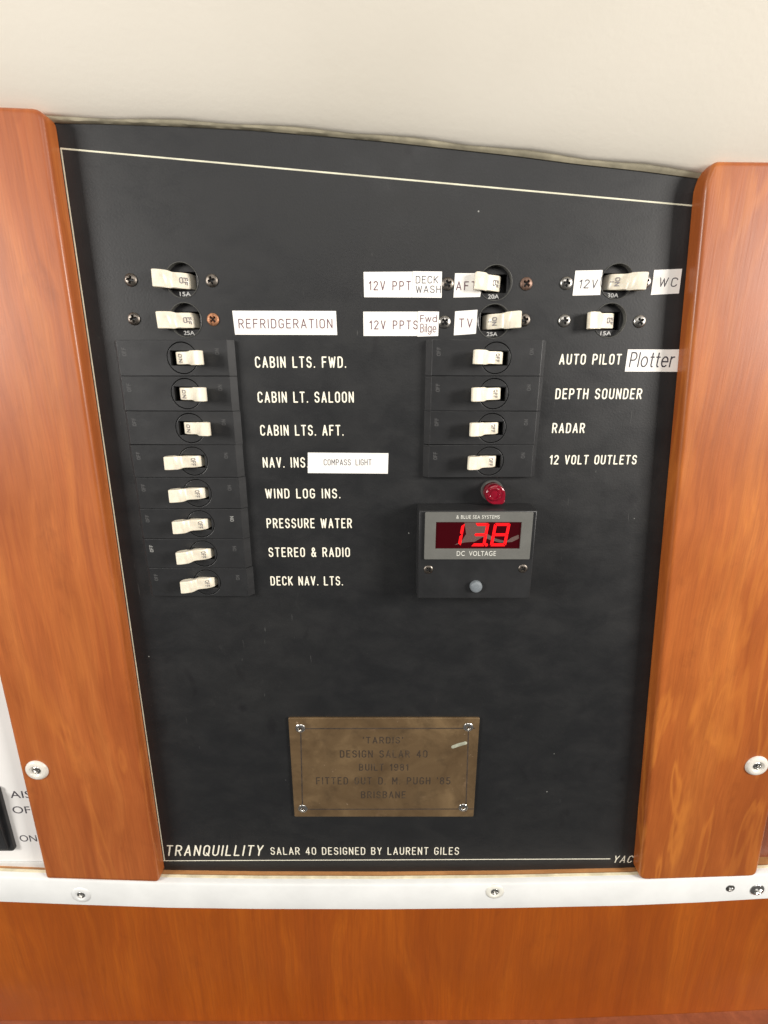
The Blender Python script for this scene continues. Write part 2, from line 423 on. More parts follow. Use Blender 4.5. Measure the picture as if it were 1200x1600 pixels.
m, nt, p = new_mat('red_display_window'); M['screen'] = m
p.inputs['Base Color'].default_value = (.020, .0005, .002, 1); p.inputs['Specular IOR Level'].default_value = .3
p.inputs['Emission Color'].default_value = (.30, .0, .006, 1); p.inputs['Emission Strength'].default_value = .08
nt.links.new(ramp(nt, noise(nt, coords(nt), 120, 3), [(.3, .05), (.7, .12)]), p.inputs['Roughness'])
m, nt, p = new_mat('lit_red_segment'); M['led'] = m
p.inputs['Base Color'].default_value = (.3, .0, .0, 1); p.inputs['Specular IOR Level'].default_value = .05; p.inputs['Roughness'].default_value = .7
p.inputs['Emission Color'].default_value = (1.0, .012, .016, 1); p.inputs['Emission Strength'].default_value = 1.3

m, nt, p = new_mat('painted_reflection'); M['reflection'] = m  # pale see-through colour that paints a reflection on the display
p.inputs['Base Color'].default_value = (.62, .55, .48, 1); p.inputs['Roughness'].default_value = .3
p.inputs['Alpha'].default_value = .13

def liner_mat():
    m, nt, p = new_mat('cream_deckhead_liner')
    v = coords(nt)
    a = noise(nt, v, 7, 4, .5, .4); b = noise(nt, v, 40, 5, .6)
    base = ramp(nt, a, [(.3, (.67, .63, .545)), (.7, (.73, .69, .605))])
    base = mix(nt, ramp(nt, b, [(.6, 0.0), (.8, .25)]), base, (.62, .57, .47))
    nt.links.new(base, p.inputs['Base Color']); p.inputs['Roughness'].default_value = .42
    bump(nt, p, mix(nt, .5, b, noise(nt, v, 420, 3, .6)), .16, .0008)
    return m
M['liner'] = liner_mat()

def brass_mat():
    m, nt, p = new_mat('tarnished_brass')
    v = coords(nt)
    a = noise(nt, v, 34, 6, .6, .8); b = noise(nt, coords(nt, (1, 1, 1), (5, 2, 1)), 85, 4, .6, .4); c = noise(nt, v, 20, 3, .5, .2)
    base = ramp(nt, a, [(.3, (.135, .085, .043)), (.55, (.185, .120, .060)), (.75, (.27, .18, .09))])
    base = mix(nt, ramp(nt, b, [(.64, 0.0), (.78, .4)]), base, (.38, .25, .15))
    base = mix(nt, ramp(nt, c, [(.66, 0.0), (.78, .5)]), base, (.22, .25, .17))
    d_ = noise(nt, coords(nt, (1, 1, 1), (9, 0, 4)), 260, 2, .5)
    base = mix(nt, ramp(nt, d_, [(.74, 0.0), (.80, .6)]), base, (.50, .36, .24))
    d2 = noise(nt, coords(nt, (1, 1, 1), (3, 5, 4)), 60, 5, .7)
    base = mix(nt, ramp(nt, d2, [(.30, .5), (.48, 0.0)]), base, (.075, .05, .028))
    nt.links.new(base, p.inputs['Base Color'])
    p.inputs['Metallic'].default_value = .45
    nt.links.new(ramp(nt, a, [(.3, .30), (.7, .50)]), p.inputs['Roughness'])
    bump(nt, p, b, .12, .0004)
    return m
M['brass'] = brass_mat()
M['brasscut'] = plain('dark_engraved_cut', (.040, .027, .018), .7, .5, 260)
def worn(name, lo, hi):
    m, nt, p = new_mat(name)
    nt.links.new(mix(nt, ramp(nt, noise(nt, coords(nt), 330, 3, .6), [(lo, 0.0), (hi, 1.0)]), (.036, .024, .015), (.12, .08, .043)), p.inputs['Base Color'])
    p.inputs['Roughness'].default_value = .6
    return m
M['brassfaint'] = worn('worn_engraved_cut', .53, .80)
M['brasscut2'] = worn('half_worn_engraved_cut', .54, .82)
M['scuff'] = plain('pale_scuff', (.34, .35, .27), .5, .3, 300)

# ------------------------------------------------------------ setting
ZB = at(600, 1365)[1]                                  # foot of the panel
top_pts = [(-420, at(90, 192)[1] + 9), (-260, at(90, 192)[1] + 5), (-175, at(90, 192)[1] + 1.5)] + \
          ats([(90, 192), (180, 194), (270, 197), (390, 203), (500, 212), (600, 221), (700, 232), (800, 243), (900, 256), (1000, 267), (1085, 278), (1150, 286)]) + \
          [(260, at(1150, 286)[1] - 10), (420, at(1150, 286)[1] - 30)]
def topz(x):
    for (x0, z0), (x1, z1) in zip(top_pts, top_pts[1:]):
        if x0 <= x <= x1: return z0 + (z1 - z0) * (x - x0) / (x1 - x0)
    return top_pts[-1][1]

mb = MB()                                              # cream liner that rises towards the viewer
prof = [(-2, 6), (-2, 1.5), (1.6, 1.5), (2.6, 1.7), (3.4, 2.2), (4.2, 2.8), (6.5, 4.8), (11, 9.6), (17, 17), (25, 28), (36, 44), (55, 73), (85, 116), (130, 178), (250, 330)]
NX = 60; vs = []; fs = []
for i in range(NX + 1):
    x = -420 + 840 * i / NX
    t = min(1, max(0, (x + 60) / 300))
    for k, (h, dz) in enumerate(prof):
        lip = 1 + .5 * t
        hh, zz = h, dz
        if 2 <= k <= 6: hh = h * (1 + .2 * t); zz = dz * lip
        if k > 6: zz = dz + 1.5 * t
        vs.append((x, topz(x) + zz + .35 * sin(x * .11) * (k in (1, 2, 3)), hh))
m_ = len(prof)
for i in range(NX):
    for k in range(m_ - 1): fs.append((i * m_ + k, (i + 1) * m_ + k, (i + 1) * m_ + k + 1, i * m_ + k + 1))
mb.add(vs, fs)
structure('ceiling', mb, M['liner'], True)
mb = MB(); vs = []; fs = []; NB = 200
for i in range(NB + 1):                                # grubby bead of sealant where liner and panel meet
    x = -180 + 380 * i / NB
    wb = .7 + 1.1 * min(1, max(0, (x + 60) / 180)) + .25 * sin(x * .23) + .2 * sin(x * .71 + 1)
    zc = topz(x)
    for k, (h, dz) in enumerate([(-1, 3.5), (-1, -.2), (.6, -.2), (1.3, wb * .35), (1.7, wb * .7), (2.0, wb + .6), (2.0, 5.5)]): vs.append((x, zc + dz, h))
for i in range(NB):
    for k in range(6): fs.append((i * 7 + k, (i + 1) * 7 + k, (i + 1) * 7 + k + 1, i * 7 + k + 1))
mb.add(vs, fs)
th = Thing('sealant_bead', 'grubby greenish beige sealant bead between the black panel top and the cream ceiling', 'sealant', (0, topz(0), 0))
th.part('bead', mb, M['gap'], smooth=True)

mb = MB(); box(mb, -420, 420, -330, 330, -60, -40)
structure('wall', mb, M['dark'])

# wooden ledge under the panel
mb = MB()
lg = [(0, 1362.5), (150, 1366), (255, 1368), (450, 1369.5), (600, 1370), (800, 1369), (985, 1365), (1200, 1358)]
def ext(pts, h):
    q = ats(pts, h); a, b = q[0], q[1]; c, d = q[-2], q[-1]
    q = [(-420, a[1] + (a[1] - b[1]) * (a[0] + 420) / (b[0] - a[0]))] + q + [(420, d[1] + (d[1] - c[1]) * (420 - d[0]) / (d[0] - c[0]))]
    return q
def strip(mb, top, prof):
    """extrude the profile (h, dz) along the line top [(x, z)]"""
    vs = []; n = len(prof)
    for x, z in top:
        for h, dz in prof: vs.append((x, z + dz, h))
    fs = []
    for i in range(len(top) - 1):
        for k in range(n):
            j = (k + 1) % n
            fs.append((i * n + k, (i + 1) * n + k, (i + 1) * n + j, i * n + j))
    fs += [tuple(range(n)), tuple((len(top) - 1) * n + k for k in range(n))]
    mb.add(vs, fs)

rail_top = ext([(0, 1371), (128, 1376), (256, 1380.5), (400, 1382.5), (600, 1383), (800, 1381), (985, 1377), (1100, 1372), (1200, 1366)], 10)
# the line given is the front top edge at h = 10
th = Thing('wood_ledge', 'thin strip of orange wood showing between the black panel and the white trim', 'ledge', (0, ZB, 0))
strip(mb, [(x, z - .1) for x, z in rail_top], [(-40, 0), (4.0, 0), (4.0, -26), (-40, -26)])
th.part('strip', mb, M['ply'])

th = Thing('white_trim', 'long white painted trim strip running under the black panel and both battens', 'trim', (0, rail_top[4][1], 4))
mb = MB(); strip(mb, rail_top, [(4.05, 0.15), (8.6, .2), (9.6, -.2), (10.2, -1.2), (10.2, -23.4), (9.2, -24.2), (4.05, -24.2)])
th.part('board', mb, M['whitepaint'], smooth=True)
trim = th
mb = MB(); strip(mb, rail_top, [(3.9, 0.1), (3.9, .75), (4.6, .6), (5.6, .3), (5.7, .1)]); th.part('caulk_line', mb, plain('yellowed_caulk', (.58, .52, .36), .6, .25, 90, bmp=.3, bscale=400), smooth=True)

# the wood below
mb = MB()
strip(mb, [(x, z - 20) for x, z in rail_top], [(4.0, 0), (4.0, -175), (-20, -175), (-20, 0)])
th = Thing('wood_fascia', 'wide orange brown varnished wood board with vertical grain under the white trim', 'board', (0, -480, 0))
th.part('board', mb, M['fascia'])
mb = MB()
dz = ext([(0, 1599), (400, 1600), (850, 1598), (1030, 1590), (1200, 1582)], 6)
strip(mb, dz, [(4.1, 0), (30, .3), (31, -.5), (31, -12), (4.1, -12)])
th = Thing('chart_table_edge', 'brown varnished table edge just entering the bottom of the view', 'table', (0, -490, 4))
th.part('edge_board', mb, M['brownply'])

# ------------------------------------------------------------ screws and cup washers
def screw_mb(cx, cz, h, R, dome, ang=0.0, slot=.17, mbx=None, N=26, ex=.62):
    mb = mbx or MB(); vs = []; fs = []
    ca, sa = cos(ang), sin(ang)
    for i in range(N + 1):
        for j in range(N + 1):
            u, v = 2 * i / N - 1, 2 * j / N - 1
            x = u * math.sqrt(1 - v * v / 2); y = v * math.sqrt(1 - u * u / 2)
            r = math.hypot(x, y)
            z = dome * math.sqrt(max(0, 1 - (r * .98) ** 2))
            k = 0
            if r < ex:
                d = min(abs(x), abs(y))
                k = max(0, min(1, (slot - d) / .07)) * max(0, min(1, (ex - r) / .12))
            z -= k * (dome + .5)
            vs.append((cx + R * (x * ca - y * sa), cz + R * (x * sa + y * ca), h + z))
    for i in range(N):
        for j in range(N):
            a = i * (N + 1) + j; fs.append((a, a + 1, a + N + 2, a + N + 1))
    mb.add(vs, fs); return mb
def cup_mb(cx, cz, h, R, ri, rise):
    mb = MB()
    lathe(mb, cx, cz, [(ri * .6, h + .1), (ri, h + rise * .55), (ri * 1.12, h + rise * .95), (R * .68, h + rise), (R * .86, h + rise * .8), (R * .97, h + rise * .4), (R, h)][::-1][:6] + [(ri * .6, h + .1)], 40)
    return mb

# screws of the white trim: parts of the trim
def zat(px, py, h): return at(px, py, h)
for px, py, R, kind in ((127, 1398, 7.0, 'cup'), (773, 1393, 6.6, 'cup'), (1141, 1388, 3.2, 'small'), (1183, 1390, 5.0, 'big')):
    x, z = at(px, py, 10.2)
    if kind == 'cup':
        trim.part('cup_washer', cup_mb(x, z, 10.2, R, 3.4, .9), M['whitepaint'] if px < 500 else M['cupyellow'], smooth=True)
        trim.part('screw', screw_mb(x, z, 10.3, 3.0, 1.0, .4), M['bright'], smooth=True)
    else:
        trim.part('screw', screw_mb(x, z, 10.15, R, 1.7 if kind == 'big' else .8, .9), M['bright'] if kind == 'big' else M['steel'], smooth=True)

# ------------------------------------------------------------ battens
def batten(label, poly, corner_r, mat, org, cups, BT=10.0):
    t = Thing('wood_batten', label, 'batten', org, 'wooden battens beside the black panel')
    # rounded polygon
    n = len(poly); out = []
    for i in range(n):
        a, b, c = poly[i - 1], poly[i], poly[(i + 1) % n]; r = corner_r[i]
        if r <= 0: out.append(b); continue
        r = max(r, 3.0)
        def tow(p, q, d):
            L = math.hypot(q[0] - p[0], q[1] - p[1]); return (p[0] + (q[0] - p[0]) * d / L, p[1] + (q[1] - p[1]) * d / L)
        s_, e_ = tow(b, a, r), tow(b, c, r)
        for k in range(6):
            u = k / 5
            out.append(((1 - u) ** 2 * s_[0] + 2 * u * (1 - u) * b[0] + u * u * e_[0], (1 - u) ** 2 * s_[1] + 2 * u * (1 - u) * b[1] + u * u * e_[1]))
    if sum(out[i - 1][0] * out[i][1] - out[i][0] * out[i - 1][1] for i in range(len(out))) < 0: out.reverse()
    def inset(d):
        res = []; N = len(out)
        for i in range(N):
            a, b, c = out[i - 1], out[i], out[(i + 1) % N]
            u = (b[0] - a[0], b[1] - a[1]); v = (c[0] - b[0], c[1] - b[1]); lu, lv = math.hypot(*u), math.hypot(*v)
            n1 = (-u[1] / lu, u[0] / lu); n2 = (-v[1] / lv, v[0] / lv); m = (n1[0] + n2[0], n1[1] + n2[1]); q = max(.5, (m[0] * n1[0] + m[1] * n1[1]))
            res.append((b[0] + m[0] / q * d, b[1] + m[1] / q * d))
        return res
    mb = MB(); bv = 2.2; N = len(out)
    rings = [(0, .3)] + [(bv * (1 - cos(radians(t_))), BT - bv + bv * sin(radians(t_))) for t_ in (0, 15, 30, 45, 60, 75, 90)] + [(bv + .5, BT)]
    for d, h in rings: mb.v += [(x, z, h) for x, z in inset(d)]
    for k in range(len(rings) - 1):
        for i in range(N): j = (i + 1) % N; mb.f.append((k * N + i, k * N + j, (k + 1) * N + j, (k + 1) * N + i))
    mb.f.append(tuple((len(rings) - 1) * N + i for i in range(N)))
    # only the front edges are rounded: flatten the back half of the bevel
    mid = BT / 2
    bo = t.part('board', mb, mat, smooth=True)
    for pg in bo.data.polygons:
        if len(pg.vertices) > 6: pg.use_smooth = False
    for px, py, R in cups:
        x, z = at(px, py, BT)
        t.part('cup_washer', cup_mb(x, z, BT - .1, R, 3.7, 1.9), M['cup'], smooth=True)
        t.part('screw', screw_mb(x, z, BT + .35, 3.1, 1.2, .5), M['bright'], smooth=True)
    return t
BH = 8.0
lp = [at(-190, 166, BH), at(70, 171, BH), at(90, 196, BH), at(256, 1366, 2)]
inner_bot = (lp[3][0], rail_top[3][1] + .4)
batten('left orange brown varnished wood batten, white screw cup low beside the words AIS',
       [(at(0, 1050, 8)[0] - .5, at(0, 172, BH)[1] + 8), (-205, at(0, 172, BH)[1] + 2), (at(93, 232)[0] + .2, at(72, 171, BH)[1]),
        (at(257, 1345)[0] - .8, rail_top[3][1] + .5), (at(75, 1372, 8)[0], rail_top[2][1] + 1.2), (at(0, 1050, 8)[0], at(0, 1050, 8)[1])],
       [0, 0, 5, 3, 3, 0], M['wood'], (-205, ZB, 0), [(58, 1203, 7.6)])
batten('right orange brown varnished wood batten with wavy figured grain, beside the WC sticker',
       [(152.4, at(1092, 262, BH)[1] - 7), (154.8, at(1108, 253, BH)[1]), (at(1205, 254, BH)[0], at(1205, 254, BH)[1]), (262, at(1205, 254, BH)[1] - 6),
        (at(1200, 1264, 8)[0], at(1200, 1264, 8)[1]), (at(1178, 1372, 8)[0], rail_top[-3][1] + .9), (at(986, 1372, 0)[0] - .3, rail_top[-4][1] + .4)],
       [3, 3, 0, 0, 0, 6, 6], M['wood_r'], (235, ZB, 0), [(1182, 1196, 7.6)])

# side panels beyond the battens
th = Thing('side_panel', 'white side panel behind the left batten lettered AIS OFF ON', 'panel', (-300, ZB, 0))
mb = MB(); zt = at(0, 1345)[1]; box(mb, -420, -228, zt, 190, -4, .2)
th.part('sheet', mb, M['whitepanel'])
mb = MB(); box(mb, -420, -228, zt - 5.6, zt - .2, -4, 1.6)
th.part('lower_strip', mb, plain('light_grey_strip', (.60, .60, .58), .45, .05))
for txt, x0, x1, y0, y1 in (('AIS', 17, 47, 1247, 1236), ('OFF', 21, 56, 1271, 1260), ('ON', 32, 56, 1315, 1305)):
    a, b = at(x0, y0, .25), at(x1, y1, .25)
    mb = MB(); font_text(mb, txt, a[0], b[0], a[1], b[1], .24, 1.0, bold=0); th.part('lettering', mb, M['ink'])
th = Thing('rocker_switch', 'black rocker switch cut by the left edge, beside the words AIS OFF ON', 'switch', (-282, at(0, 1280)[1], 0))
a, b = at(0, 1326, 1), at(0, 1228, 1)
X1 = at(23, 1315, 1)[0]
mb = MB(); plate(mb, [rrect(X1 - 26, X1, a[1], b[1], 2.2)], .2, 3.0, .5); th.part('frame', mb, M['plastic'], smooth=True)
mb = MB(); plate(mb, [rrect(X1 - 23, X1 - 3, a[1] + 3, b[1] - 3, 1)], 2.6, 5.6, .8, shift=lambda p: (p[0], p[1], p[2] + (.06 * (p[1] - a[1] - 20) if p[2] > 4 else 0)))
th.part('rocker', mb, M['plastic'], smooth=True)
th = Thing('dark_side_panel', 'dark reddish brown varnished panel at the right edge beyond the right batten', 'panel', (350, ZB, 0))
mb = MB(); box(mb, 258, 420, rail_top[-2][1] + 4, 140, -4, .2); th.part('sheet', mb, M['brownply'])

# ------------------------------------------------------------ the switch panel
rows = [86.0 - 18.42 * i for i in range(8)]             # breaker row heights
LX, RX = -106.7, 59.2                                   # circle centres of both columns
flush = [(-104.4, 124.4), (-104.5, 105.2), (57.6, 123.2), (58.0, 104.6), (120.4, 123.8), (119.0, 105.0)]
sp = Thing('switch_panel', 'large black laminate panel with engraved cream lettering between the two wood battens', 'switch panel', (0, ZB, 0))
outline = [(-172, ZB), (196, ZB)] + [(196, topz(196) + 1)] + [(x, z + .6) for x, z in reversed(top_pts) if -172 < x < 190] + [(-172, topz(-172) + 1)]
holes = [circle(x, z, 8.75) for x, z in flush]
for c, n in ((LX, 8), (RX, 4)):
    for i in range(n): holes.append([(c - 7, rows[i] - 4.2), (c + 7, rows[i] - 4.2), (c + 7, rows[i] + 4.2), (c - 7, rows[i] + 4.2)])
mb = MB(); plate(mb, [outline] + holes, -3, 0)
sp.part('plate', mb, M['panel'])
mb = MB()
A, B_, C_ = at(95, 232), at(1092, 322.5), at(257, 1345)
ribbon(mb, [at(1100, 323), A, C_], .36, .05, 0)
sp.part('border_line', mb, M['line'])
mb = MB(); ribbon(mb, ats([(250, 1345), (600, 1343.6), (953, 1342)]), .30, .05, 0); sp.part('border_line', mb, M['engrave'])
eng = [("CABIN LTS. FWD.", 399, 541, 575, 557), ("CABIN LT. SALOON", 403, 553, 629.5, 612), ("CABIN LTS. AFT.", 407, 537, 681, 664),
       ("NAV. INS.", 411, 482, 731, 714.5), ("WIND LOG INS.", 415, 532, 779, 763.5), ("PRESSURE WATER", 417, 550, 825.5, 810),
       ("STEREO & RADIO", 420, 547, 870.5, 855.5), ("DECK NAV. LTS.", 423, 536, 915, 900.5),
       ("AUTO PILOT", 873, 970, 570, 553), ("DEPTH SOUNDER", 867, 1002, 624, 607), ("RADAR", 862, 913, 677, 661), ("12 VOLT OUTLETS", 858, 994, 726, 711)]
for t, x0, x1, y0, y1 in eng:
    a, b = at(x0, y0), at(x1, y1); a2 = at(x1, y0)
    mb = MB(); stroke_text(mb, t, a[0] + .4, a2[0] - .4, a[1] + .45, b[1] - a[1] - .8, .37, .05, gap=.42, space=1.05)
    sp.part('engraved_lettering', mb, M['engrave'], label='engraved words ' + t.rstrip('.'))
for t, x0, x1, y0, y1, r, sl in (("TRANQUILLITY", 259, 409, 1337, 1321, .50, .22), ("SALAR 40 DESIGNED BY LAURENT GILES", 423, 717, 1335.5, 1324, .34, 0), ("YACHT", 957, 1008, 1348, 1337, .36, .2)):
    a, b = at(x0, y0), at(x1, y1); a2 = at(x1, y0)
    mb = MB(); stroke_text(mb, t, a[0] + .4, a2[0] - .4, a[1] + .3, b[1] - a[1] - .6, r, .06, gap=.40, space=1.0, slant=sl)
    sp.part('engraved_lettering', mb, M['engrave'], label='engraved words in the bottom line of the panel')

# ------------------------------------------------------------ toggles
def smooth_poly(pts, it=2):
    for _ in range(it):
        q = []
        for i in range(len(pts)):
            a, b = pts[i], pts[(i + 1) % len(pts)]
            q += [(a[0] * .75 + b[0] * .25, a[1] * .75 + b[1] * .25), (a[0] * .25 + b[0] * .75, a[1] * .25 + b[1] * .75)]
        pts = q
    return pts
TP = [(4.8, -6.0), (4.3, -2.6), (2.9, .2), (-.5, 1.9), (-4.0, 3.1), (-5.8, 4.5), (-7.4, 6.9), (-12.4, 8.7), (-13.3, 7.4), (-13.1, 4.6), (-10.2, 3.0), (-6.6, 1.2), (-5.2, -1.5), (-4.0, -6.0)]
def toggle_mb(side, wbase, wtip, k=1.0, dh=0.0):
    """side -1 leans to -x (OFF on the modules), +1 to +x"""
    pr = smooth_poly(TP, 1)
    mb = MB(); vs = []; n = len(pr)
    e = .45
    stations = [(-1.0, e), (-.93, 0), (.93, 0), (1.0, e)]
    cx = sum(p[0] for p in pr) / n; ch = sum(p[1] for p in pr) / n
    for sgn, ins in stations:
        for u, h in pr:
            f = max(0, min(1, (h - 3.2) / 1.6)) if u > -9 else 1; wd = wbase + (wtip - wbase) * f
            L = math.hypot(u - cx, h - ch)
            uu = u + (cx - u) / L * ins; hh = h + (ch - h) / L * ins
            vs.append((-side * uu * k, sgn * wd / 2, hh * k + dh))
    fs = []
    for s_ in range(3):
        for i in range(n):
            j = (i + 1) % n; fs.append((s_ * n + i, s_ * n + j, (s_ + 1) * n + j, (s_ + 1) * n + i))
    fs += [tuple(range(n)), tuple(3 * n + i for i in range(n))]
    mb.add(vs, fs); return mb
def toggle_text(side, txt, wbase, k=1.0, dh=0.0, kind='module'):
    # text face from (1.9,1.6) to (-2.6,5.2) of the profile
    p0, p1 = (2.9, .35), (-3.6, 3.1)
    L = math.hypot(p1[0] - p0[0], p1[1] - p0[1]); d = ((p1[0] - p0[0]) / L, (p1[1] - p0[1]) / L); nrm = (-d[1], d[0]); nrm = (abs(nrm[0]), abs(nrm[1]))
    mid_h = 1.02
    def xf(p):                       # p = (along face from the foot, across, lift)
        a, b, c = p; c -= .55 - .32 * (1 - ((a - L / 2) / (L / 2)) ** 2) - .05
        u = p0[0] + d[0] * a + nrm[0] * c; h = p0[1] + d[1] * a + nrm[1] * c
        return (-side * u * k, b, h * k + dh)
    mb = MB()
    if kind == 'module':            # word turned a quarter: reads downwards
        def xg(p): return xf((1.2 + (p[1] if side > 0 else p[1]), (-1 if side < 0 else -1) * p[0], p[2]))
        if side < 0:
            def xg(p): return xf((3.9 - p[1], -p[0], p[2]))
        stroke_text(mb, txt, -2.0, 2.0, 0.4, 2.0, .19, .06, gap=.3, h0=.55, xf=xg)
    else:
        if side < 0:                # O with a small F F beside it, upright
            def xg(p): return xf((4.6 - p[0], p[1], p[2]))
            stroke_text(mb, 'O', .2, 1.7, -1.2, 2.6, .22, .08, h0=.55, xf=xg)
            def xh(p): return xf((2.4 - p[1], -p[0], p[2]))
            stroke_text(mb, 'FF', -1.3, 1.9, -.1, 1.8, .2, .08, h0=.55, xf=xh)
        else:
            def xg(p): return xf((2.6 + p[1], -p[0], p[2]))
            stroke_text(mb, 'ON', -1.9, 1.9, 0, 2.0, .22, .08, h0=.55, xf=xg)
            ribbon(mb, [(.2, 0), (1.8, 0)], .18, .08, .55, xf=lambda p: xf((p[0], p[1], p[2])))
    return mb

# ------------------------------------------------------------ module breakers
HM = 4.2
def make_module(side, col):
    t = Thing('circuit_breaker', 'x', 'circuit breaker', (0, 0, 0), 'breakers with black rectangular cover plates')
    cxm = -4.9                     # plate centre relative to the toggle circle
    x0, x1 = cxm - 32.0, cxm + 32.0
    mb = MB()
    def sh(p):
        if p[2] > 1 and p[0] < x0 + 1.2: return (p[0] + 2.9, p[1], p[2])
        if p[2] > 1 and p[0] > x1 - 1.2: return (p[0] - 2.9, p[1], p[2])
        return p
    zt_, zb_ = 9.1, -9.1
    ol = [(x0, zb_), (x1, zb_), (x1, zt_), (x0, zt_)]
    plate(mb, [ol, circle(0, 0, 8.15, 56)], 0.05, HM, .22, 1, shift=sh)
    t.part('cover_plate', mb, M['plastic'])
    mb = MB(); plate(mb, [circle(0, 0, 7.75, 56), [(-6.3, -3.8), (6.5, -3.8), (6.5, 3.8), (-6.3, 3.8)]], .3, HM - .12, .12, 1)
    t.part('collar', mb, M['plastic'])
    mb = MB(); box(mb, -12, 12, -9, 9, -22, -7.6); t.part('housing', mb, M['dark'])
    for wtxt, xx, mm in (('OFF', cxm - 25.5, 'mark'), ('ON', cxm + 23.5, 'mark')):
        mb = MB(); stroke_text(mb, wtxt, -2.0 if wtxt == 'OFF' else -1.4, 2.0 if wtxt == 'OFF' else 1.4, -.9, 1.8, .2, .05, gap=.3,
                               xf=lambda p, xx=xx: (xx - p[1], p[0] + 3.2, HM + p[2]))
        t.part('moulded_lettering', mb, M[mm])
    tg = t.part('toggle', MBshift(toggle_mb(side, 6.3, 7.2), HM), M['toggle'], smooth=True)
    t.part('lettering', MBshift(toggle_text(side, 'OFF' if side < 0 else 'ON', 6.7), HM), M['inkmid'], parent=tg)
    return t
def MBshift(mb, dh):
    mb.v = [(x, z, h + dh) for x, z, h in mb.v]; return mb
protos = {-1: make_module(-1, 0), 1: make_module(1, 0)}
used = {-1: False, 1: False}
def put(proto, flag, key, x, z, h, label, rot=0.0):
    if not flag[key]: o = proto.e; flag[key] = True
    else: o = copy_tree(proto.e)
    o.location = (x / 1000, -h / 1000, z / 1000); o.rotation_euler = (0, rot, 0)
    o['label'] = label; return o
leftrows = [(1, 'CABIN LTS. FWD.'), (1, 'CABIN LT. SALOON'), (1, 'CABIN LTS. AFT.'), (-1, 'NAV. INS.'), (-1, 'WIND LOG INS.'), (-1, 'PRESSURE WATER'), (-1, 'STEREO & RADIO'), (-1, 'DECK NAV. LTS.')]
rightrows = [(-1, 'AUTO PILOT'), (-1, 'DEPTH SOUNDER'), (-1, 'RADAR'), (-1, '12 VOLT OUTLETS')]
lefty = [91.8, 71.9, 52.2, 31.9, 11.9, -7.8, -28.0, -47.3]
righty = [92.0, 72.2, 52.7, 32.5]
n_ = 0
for X, lst, ys in ((LX, leftrows, rows), (RX, rightrows, rows)):
    for i, ((side, txt), z) in enumerate(zip(lst, ys)):
        words = ('black plate breaker, cream toggle %s, level with the lettering %s' % ('right' if side > 0 else 'left', txt.rstrip('.')))
        o = put(protos[side], used, side, X + random.uniform(-.25, .25), z, 0, words, radians(random.uniform(-.25, .25)))
        n_ += 1
        for ch in o.children:
            if ch.name.startswith('toggle'):
                ch.rotation_euler = (radians(random.uniform(-1.2, 1.2)), radians(random.uniform(-1.5, 1.5)), 0)
            if ch.name.startswith('moulded') and X == LX and ((txt.startswith('PRESS') and ch.data.vertices[0].co.x > 0) or (txt.startswith('STEREO') and ch.data.vertices[0].co.x < 0)):
                ch.data = ch.data.copy(); ch.data.materials[0] = M['markpale']

# ------------------------------------------------------------ flush breakers
def make_flush(side, amps, k=1.0):
    t = Thing('circuit_breaker', 'x', 'circuit breaker', (0, 0, 0), 'round flush breakers in the top two rows')
    mb = MB(); plate(mb, [circle(0, 0, 10.4, 48), [(-6.6, -4.4), (6.6, -4.4), (6.6, 4.4), (-6.6, 4.4)]], -6.2, -3.1, .15, 1)
    t.part('round_face', mb, M['disc'], smooth=False)
    mb = MB(); lathe(mb, 0, 0, [(8.72, -3.0), (8.72, .22), (8.55, .32), (8.35, .22), (8.35, -3.0)], 56, cap=False); t.part('rim', mb, M['rim'], smooth=True)
    mb = MB(); box(mb, -12, 12, -9, 9, -26, -11.5); t.part('housing', mb, M['dark'])
    mb = MB(); font_text(mb, amps, -2.9, 2.9, -7.2, -5.1, -3.05, 1.0, bold=.12); t.part('rating_print', mb, M['amp'])
    dh = -2.6
    tg = t.part('toggle', toggle_mb(side, 7.5, 8.3, k, dh), M['toggle'], smooth=True)
    t.part('lettering', toggle_text(side, '', 8.1, k, dh, 'flush'), M['inkfaint'], parent=tg)
    return t
flab = ['15 amp round breaker, cream toggle left, alone in the top row of the left column',
        '25 amp round breaker, cream toggle left, beside the REFRIDGERATION sticker',
        '20 amp round breaker with its cream toggle lying over the AFT sticker',
        '25 amp round breaker, cream toggle right, beside the TV sticker',
        '30 amp round breaker, cream toggle right, between the 12V and WC stickers',
        '15 amp round breaker, cream toggle left, above the AUTO PILOT lettering']
spec = [(-1, '15A'), (-1, '25A'), (-1, '20A'), (1, '25A'), (1, '30A'), (-1, '15A')]
scr = [[(203, 437, 'steeldark', .9), (330, 438, 'steeldark', .2)], [(208, 498, 'steeldark', .1), (332, 499, 'rust', .5)], [(700, 443, 'steeldark', .3), (823, 443, 'rust2', .6)],
       [(695, 503, 'steel', .5), (820, 500, 'steeldark', .2)], [(886, 442, 'steel', 1.0), (1009, 440, 'steel', .3)], [(883, 501, 'steel', .1), (1001, 502, 'steel', .4)]]
M['rust2'] = plain('brown_tarnished_screw', (.16, .10, .075), .5, .4, 600, metal=.7)
for (side, amp), (x, z), lab, ss in zip(spec, flush, flab, scr):
    t = make_flush(side, amp, .86 if 'AFT' in lab else 1.0); t.e['label'] = lab
    t.e.location = (x / 1000, 0, z / 1000)
    for px, py, mm, ang in ss:
        a = at(px, py, 1.0); mb = screw_mb(a[0] - x, a[1] - z, .02, 3.2, 1.35, ang * 1.5)
        t.part('screw', mb, M[mm], smooth=True, label={'rust': 'rusty orange screw', 'rust2': 'brown tarnished screw'}.get(mm))
    for ch in t.e.children:
        if ch.name.startswith('toggle'): ch.rotation_euler = (radians(random.uniform(-1, 1)), radians(random.uniform(-2.5, 2.5)), 0)

